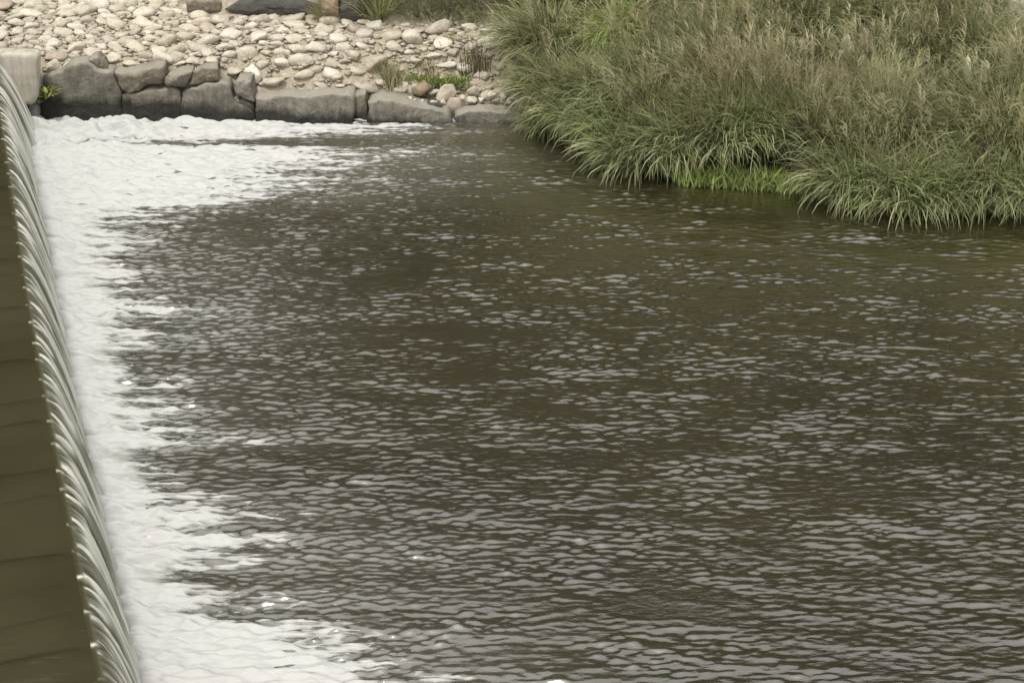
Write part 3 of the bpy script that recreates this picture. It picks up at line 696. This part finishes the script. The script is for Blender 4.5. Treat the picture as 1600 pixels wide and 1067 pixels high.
# bright ground weeds at the waterline, weeds on the wall and tufts on the cobbles
def blade_patch(name, pts, n, Lr, wd, mat, tan, thr=(0.05, 0.6), dr=(0.2, 1.3), seed=1, spread=0.1):
    rng = np.random.default_rng(seed)
    pts = np.asarray(pts); i = rng.integers(0, len(pts), n)
    base = pts[i] + np.stack([rng.normal(0, spread, n), rng.normal(0, spread, n), np.zeros(n)], -1)
    org = pts.mean(0); base = base - org
    V, Fq, _ = strips(base, rng.uniform(0, 6.283, n), rng.uniform(*Lr, n), rng.uniform(*wd, n), rng.uniform(*thr, n), rng.uniform(*dr, n), 4, rng.normal(0, 0.5, n))
    rep = len(V) // n
    tint = np.where(rng.random(n) < tan, rng.uniform(0.6, 1, n), rng.uniform(0, 0.2, n))
    return link(name, mesh_np(name, V, Fq, mat, attrs={'tint': np.repeat(tint, rep), 'val': np.repeat(rng.random(n), rep)}), None, org)
def px_line(pxs, z=0.06): return np.array([tuple(at(x, y, z)) for x, y in pxs])
tag(blade_patch('waterside_weeds', px_line([(x, 280 + 12 * ((x - 1070) / 200)) for x in range(1068, 1268, 6)] + [(x, 288 + 12 * ((x - 1070) / 200)) for x in range(1068, 1268, 6)], 0.0), 1500, (0.12, 0.36), (0.014, 0.026), MAT_LUSH, 0.05, seed=3, spread=0.07), kind='stuff')
def ground_cover():
    rng = np.random.default_rng(9); n = 15000
    X = rng.uniform(0.3, 10.5, n); D = rng.uniform(0.05, 5.2, n); Y = shore(X) + D; Z = terrain(X, Y) - 0.02
    V, Fq, _ = strips(np.stack([X, Y, Z], -1), rng.uniform(0, 6.28, n), rng.uniform(0.25, 0.75, n), rng.uniform(0.01, 0.02, n), rng.uniform(0, 0.5, n), rng.uniform(0.3, 1.6, n), 3, rng.normal(0, 0.5, n))
    rep = len(V) // n
    tag(link('undergrowth', mesh_np('undergrowth', V, Fq, MAT_GRASS, attrs={'tint': np.repeat(rng.random(n) ** 2, rep), 'val': np.repeat(rng.random(n), rep)})), kind='stuff')
ground_cover()
def tuft(px, py, Y, n, Lr, mat, tan, label, seed, spread=0.08, name='grass_tuft', cat='grass tuft', wd=(0.008, 0.016), thr=(0.0, 0.35), dr=(0.1, 0.9)):
    p = at_y(px, py, Y)
    return tag(blade_patch(name, [tuple(p)], n, Lr, wd, mat, tan, thr, dr, seed, spread), label, cat)
tuft(703, 76, 29.5, 160, (0.12, 0.30), MAT_LUSH, 0.05, 'small bright green tuft alone on the upper cobbles', 41, 0.09)
tuft(742, 112, 29.1, 150, (0.2, 0.5), MAT_GRASS, 0.5, 'sparse dry tuft on the cobbles among the dark stalks', 47, 0.12)
tuft(668, 118, 29.0, 60, (0.2, 0.45), MAT_GRASS, 0.7, 'few thin straw stems on the cobbles above the low green weeds', 48, 0.12)
tuft(612, 140, 28.7, 200, (0.25, 0.60), MAT_GRASS, 0.55, 'half dry tuft standing where the low weeds begin on the wall top', 42, 0.10)
tag(blade_patch('weed', [tuple(at_y(x, 134 - (x % 3), 28.75)) for x in range(640, 726, 5)], 520, (0.07, 0.22), (0.014, 0.03), MAT_LUSH, 0.06, seed=43, spread=0.06), 'strip of low bright green weeds behind the ledge boulders', 'weeds')
tag(blade_patch('dry_stalks', [tuple(at_y(x, 128, 28.95)) for x in range(718, 762, 6)], 60, (0.45, 0.85), (0.010, 0.016), MAT_STALK, 0.9, (0, 0.15), (0.0, 0.3), 44, 0.05), 'thin dark dry stalks standing before the tall grass at the cobbles', 'dry stalks')
tag(blade_patch('weed', [tuple(at_y(x, y, 27.9)) for x, y in ((60, 150), (68, 146), (76, 142), (62, 160), (70, 152), (80, 148))], 120, (0.05, 0.13), (0.03, 0.055), MAT_LUSH, 0.15, (0.3, 1.2), (0.2, 1.4), 45, 0.04), 'small leafy weed growing from the crack beside the concrete block', 'weed')
tops = [(517, 42, 'narrow upright dry tuft in front of the dark rocks at the top', 0.45, 0.07), (590, 34, 'broad dry brown grass tuft hanging over the bare soil at the top', 0.5, 0.22), (655, 34, 'dry tuft between two dark hollows along the top of the cobbles', 0.35, 0.18),
        (700, 32, 'greenish tuft at the top above the lone cobble tuft', 0.2, 0.16), (752, 42, 'bushy green and straw tuft at the top left corner of the grass bank', 0.25, 0.22), (795, 45, 'straw tuft where the cobbles run out under the tall grass', 0.5, 0.2)]
for k, (px, py, lab, tn, spd) in enumerate(tops):
    p = at_y(px, py, 30.25 + 0.05 * k)
    t = tussock(p.x, p.y, VARS[(3, 3, 1, 5, 1, 3)[k]], (0.38, 0.62, 0.5, 0.48, 0.62, 0.55)[k], lab, None, zs=1.25); t.name = 'grass_tuft'
    t.location.z = p.z - 0.02
for k, (px, py, lab) in enumerate([(575, -10, 'dry grass above the dark upright rock'), (630, -12, 'dry grass on the bank top behind the broad brown tuft'), (690, -10, 'dry grass on the bank top above the lone cobble tuft'), (745, -8, 'dry grass on the bank top beside the tall grass')]):
    p = at_y(px, py, 31.0); t = tussock(p.x, p.y, VARS[(3, 1, 5, 3)[k]], 0.7, lab, None); t.name = 'grass_tuft'
# leafy shrub patch of lighter green behind the tussocks, and the lush clump at the right
for p, Y, py, lab in LUSH:
    sc = max(0.7, (p.z + 0.12 - tz(p.x, Y)) / 0.72); tussock(p.x, Y, LUSHV, min(sc, 1.7), lab, None)
# a few pale plumes rising above the tan grass
def plume(px, py, Y, hh, label, seed):
    rng = np.random.default_rng(seed); p = at_y(px, py - 30, Y); tipz = p.z; p.z = tz(p.x, Y); hh = max(0.6, tipz - p.z + 0.38)
    base = np.zeros((3, 3)); az = np.full(3, R(170)) + rng.normal(0, .3, 3)
    V1, F1, tp = strips(base, az, np.full(3, hh), np.full(3, 0.01), np.full(3, 0.08), np.full(3, 0.35), 6)
    k = 64; tb = np.repeat(tp, k, 0) + np.stack([rng.uniform(0, 0.10, 3 * k) * 0.6, rng.normal(0, .01, 3 * k), -rng.uniform(0, 0.30, 3 * k)], -1)
    V2, F2, _ = strips(tb, rng.normal(R(180), 1.0, 3 * k), rng.uniform(0.08, 0.16, 3 * k), np.full(3 * k, 0.017), rng.uniform(0.2, 0.7, 3 * k), rng.uniform(0.2, 1.0, 3 * k), 3)
    o = bpy.data.objects.new('plume_grass', None); C.objects.link(o); o.location = p; tag(o, label, 'grass plume')
    link('stems', mesh_np('stems', V1, F1, MAT_HEAD, attrs={'tint': np.full(len(V1), .5), 'val': np.full(len(V1), .5)}), o)
    link('plumes', mesh_np('plumes', V2, F2, MAT_PLUME, attrs={'tint': np.zeros(len(V2)), 'val': np.repeat(rng.random(3 * k), len(V2) // (3 * k))}), o)
MAT_PLUME = grass_mat('pale_plume', (0.60, 0.56, 0.47), (0.80, 0.76, 0.66), (0.7, 0.65, 0.55))
for k, (px, py, Y, hh, lab) in enumerate([
        (1365, 120, 27.2, 0.85, 'tall pale plumes leaning left above the middle of the tan grass'),
        (1338, 130, 27.0, 0.8, 'pale plumes just left of the tallest ones on the slope'),
        (1062, 110, 28.0, 0.7, 'short whitish plumes over the middle bank, below the bright leafy clump'),
        (1192, 100, 27.6, 0.8, 'whitish plume tuft standing above the hollow in the bank'),
        (1558, 175, 26.0, 0.6, 'white plumes above the foremost clump near the right edge'),
        (1530, 170, 26.1, 0.55, 'bent white plume left of the one at the right edge'),
        (1505, 45, 28.6, 0.6, 'pale plumes at the top right in front of the fresh green clump')]):
    plume(px, py, Y, hh, lab, 80 + k)
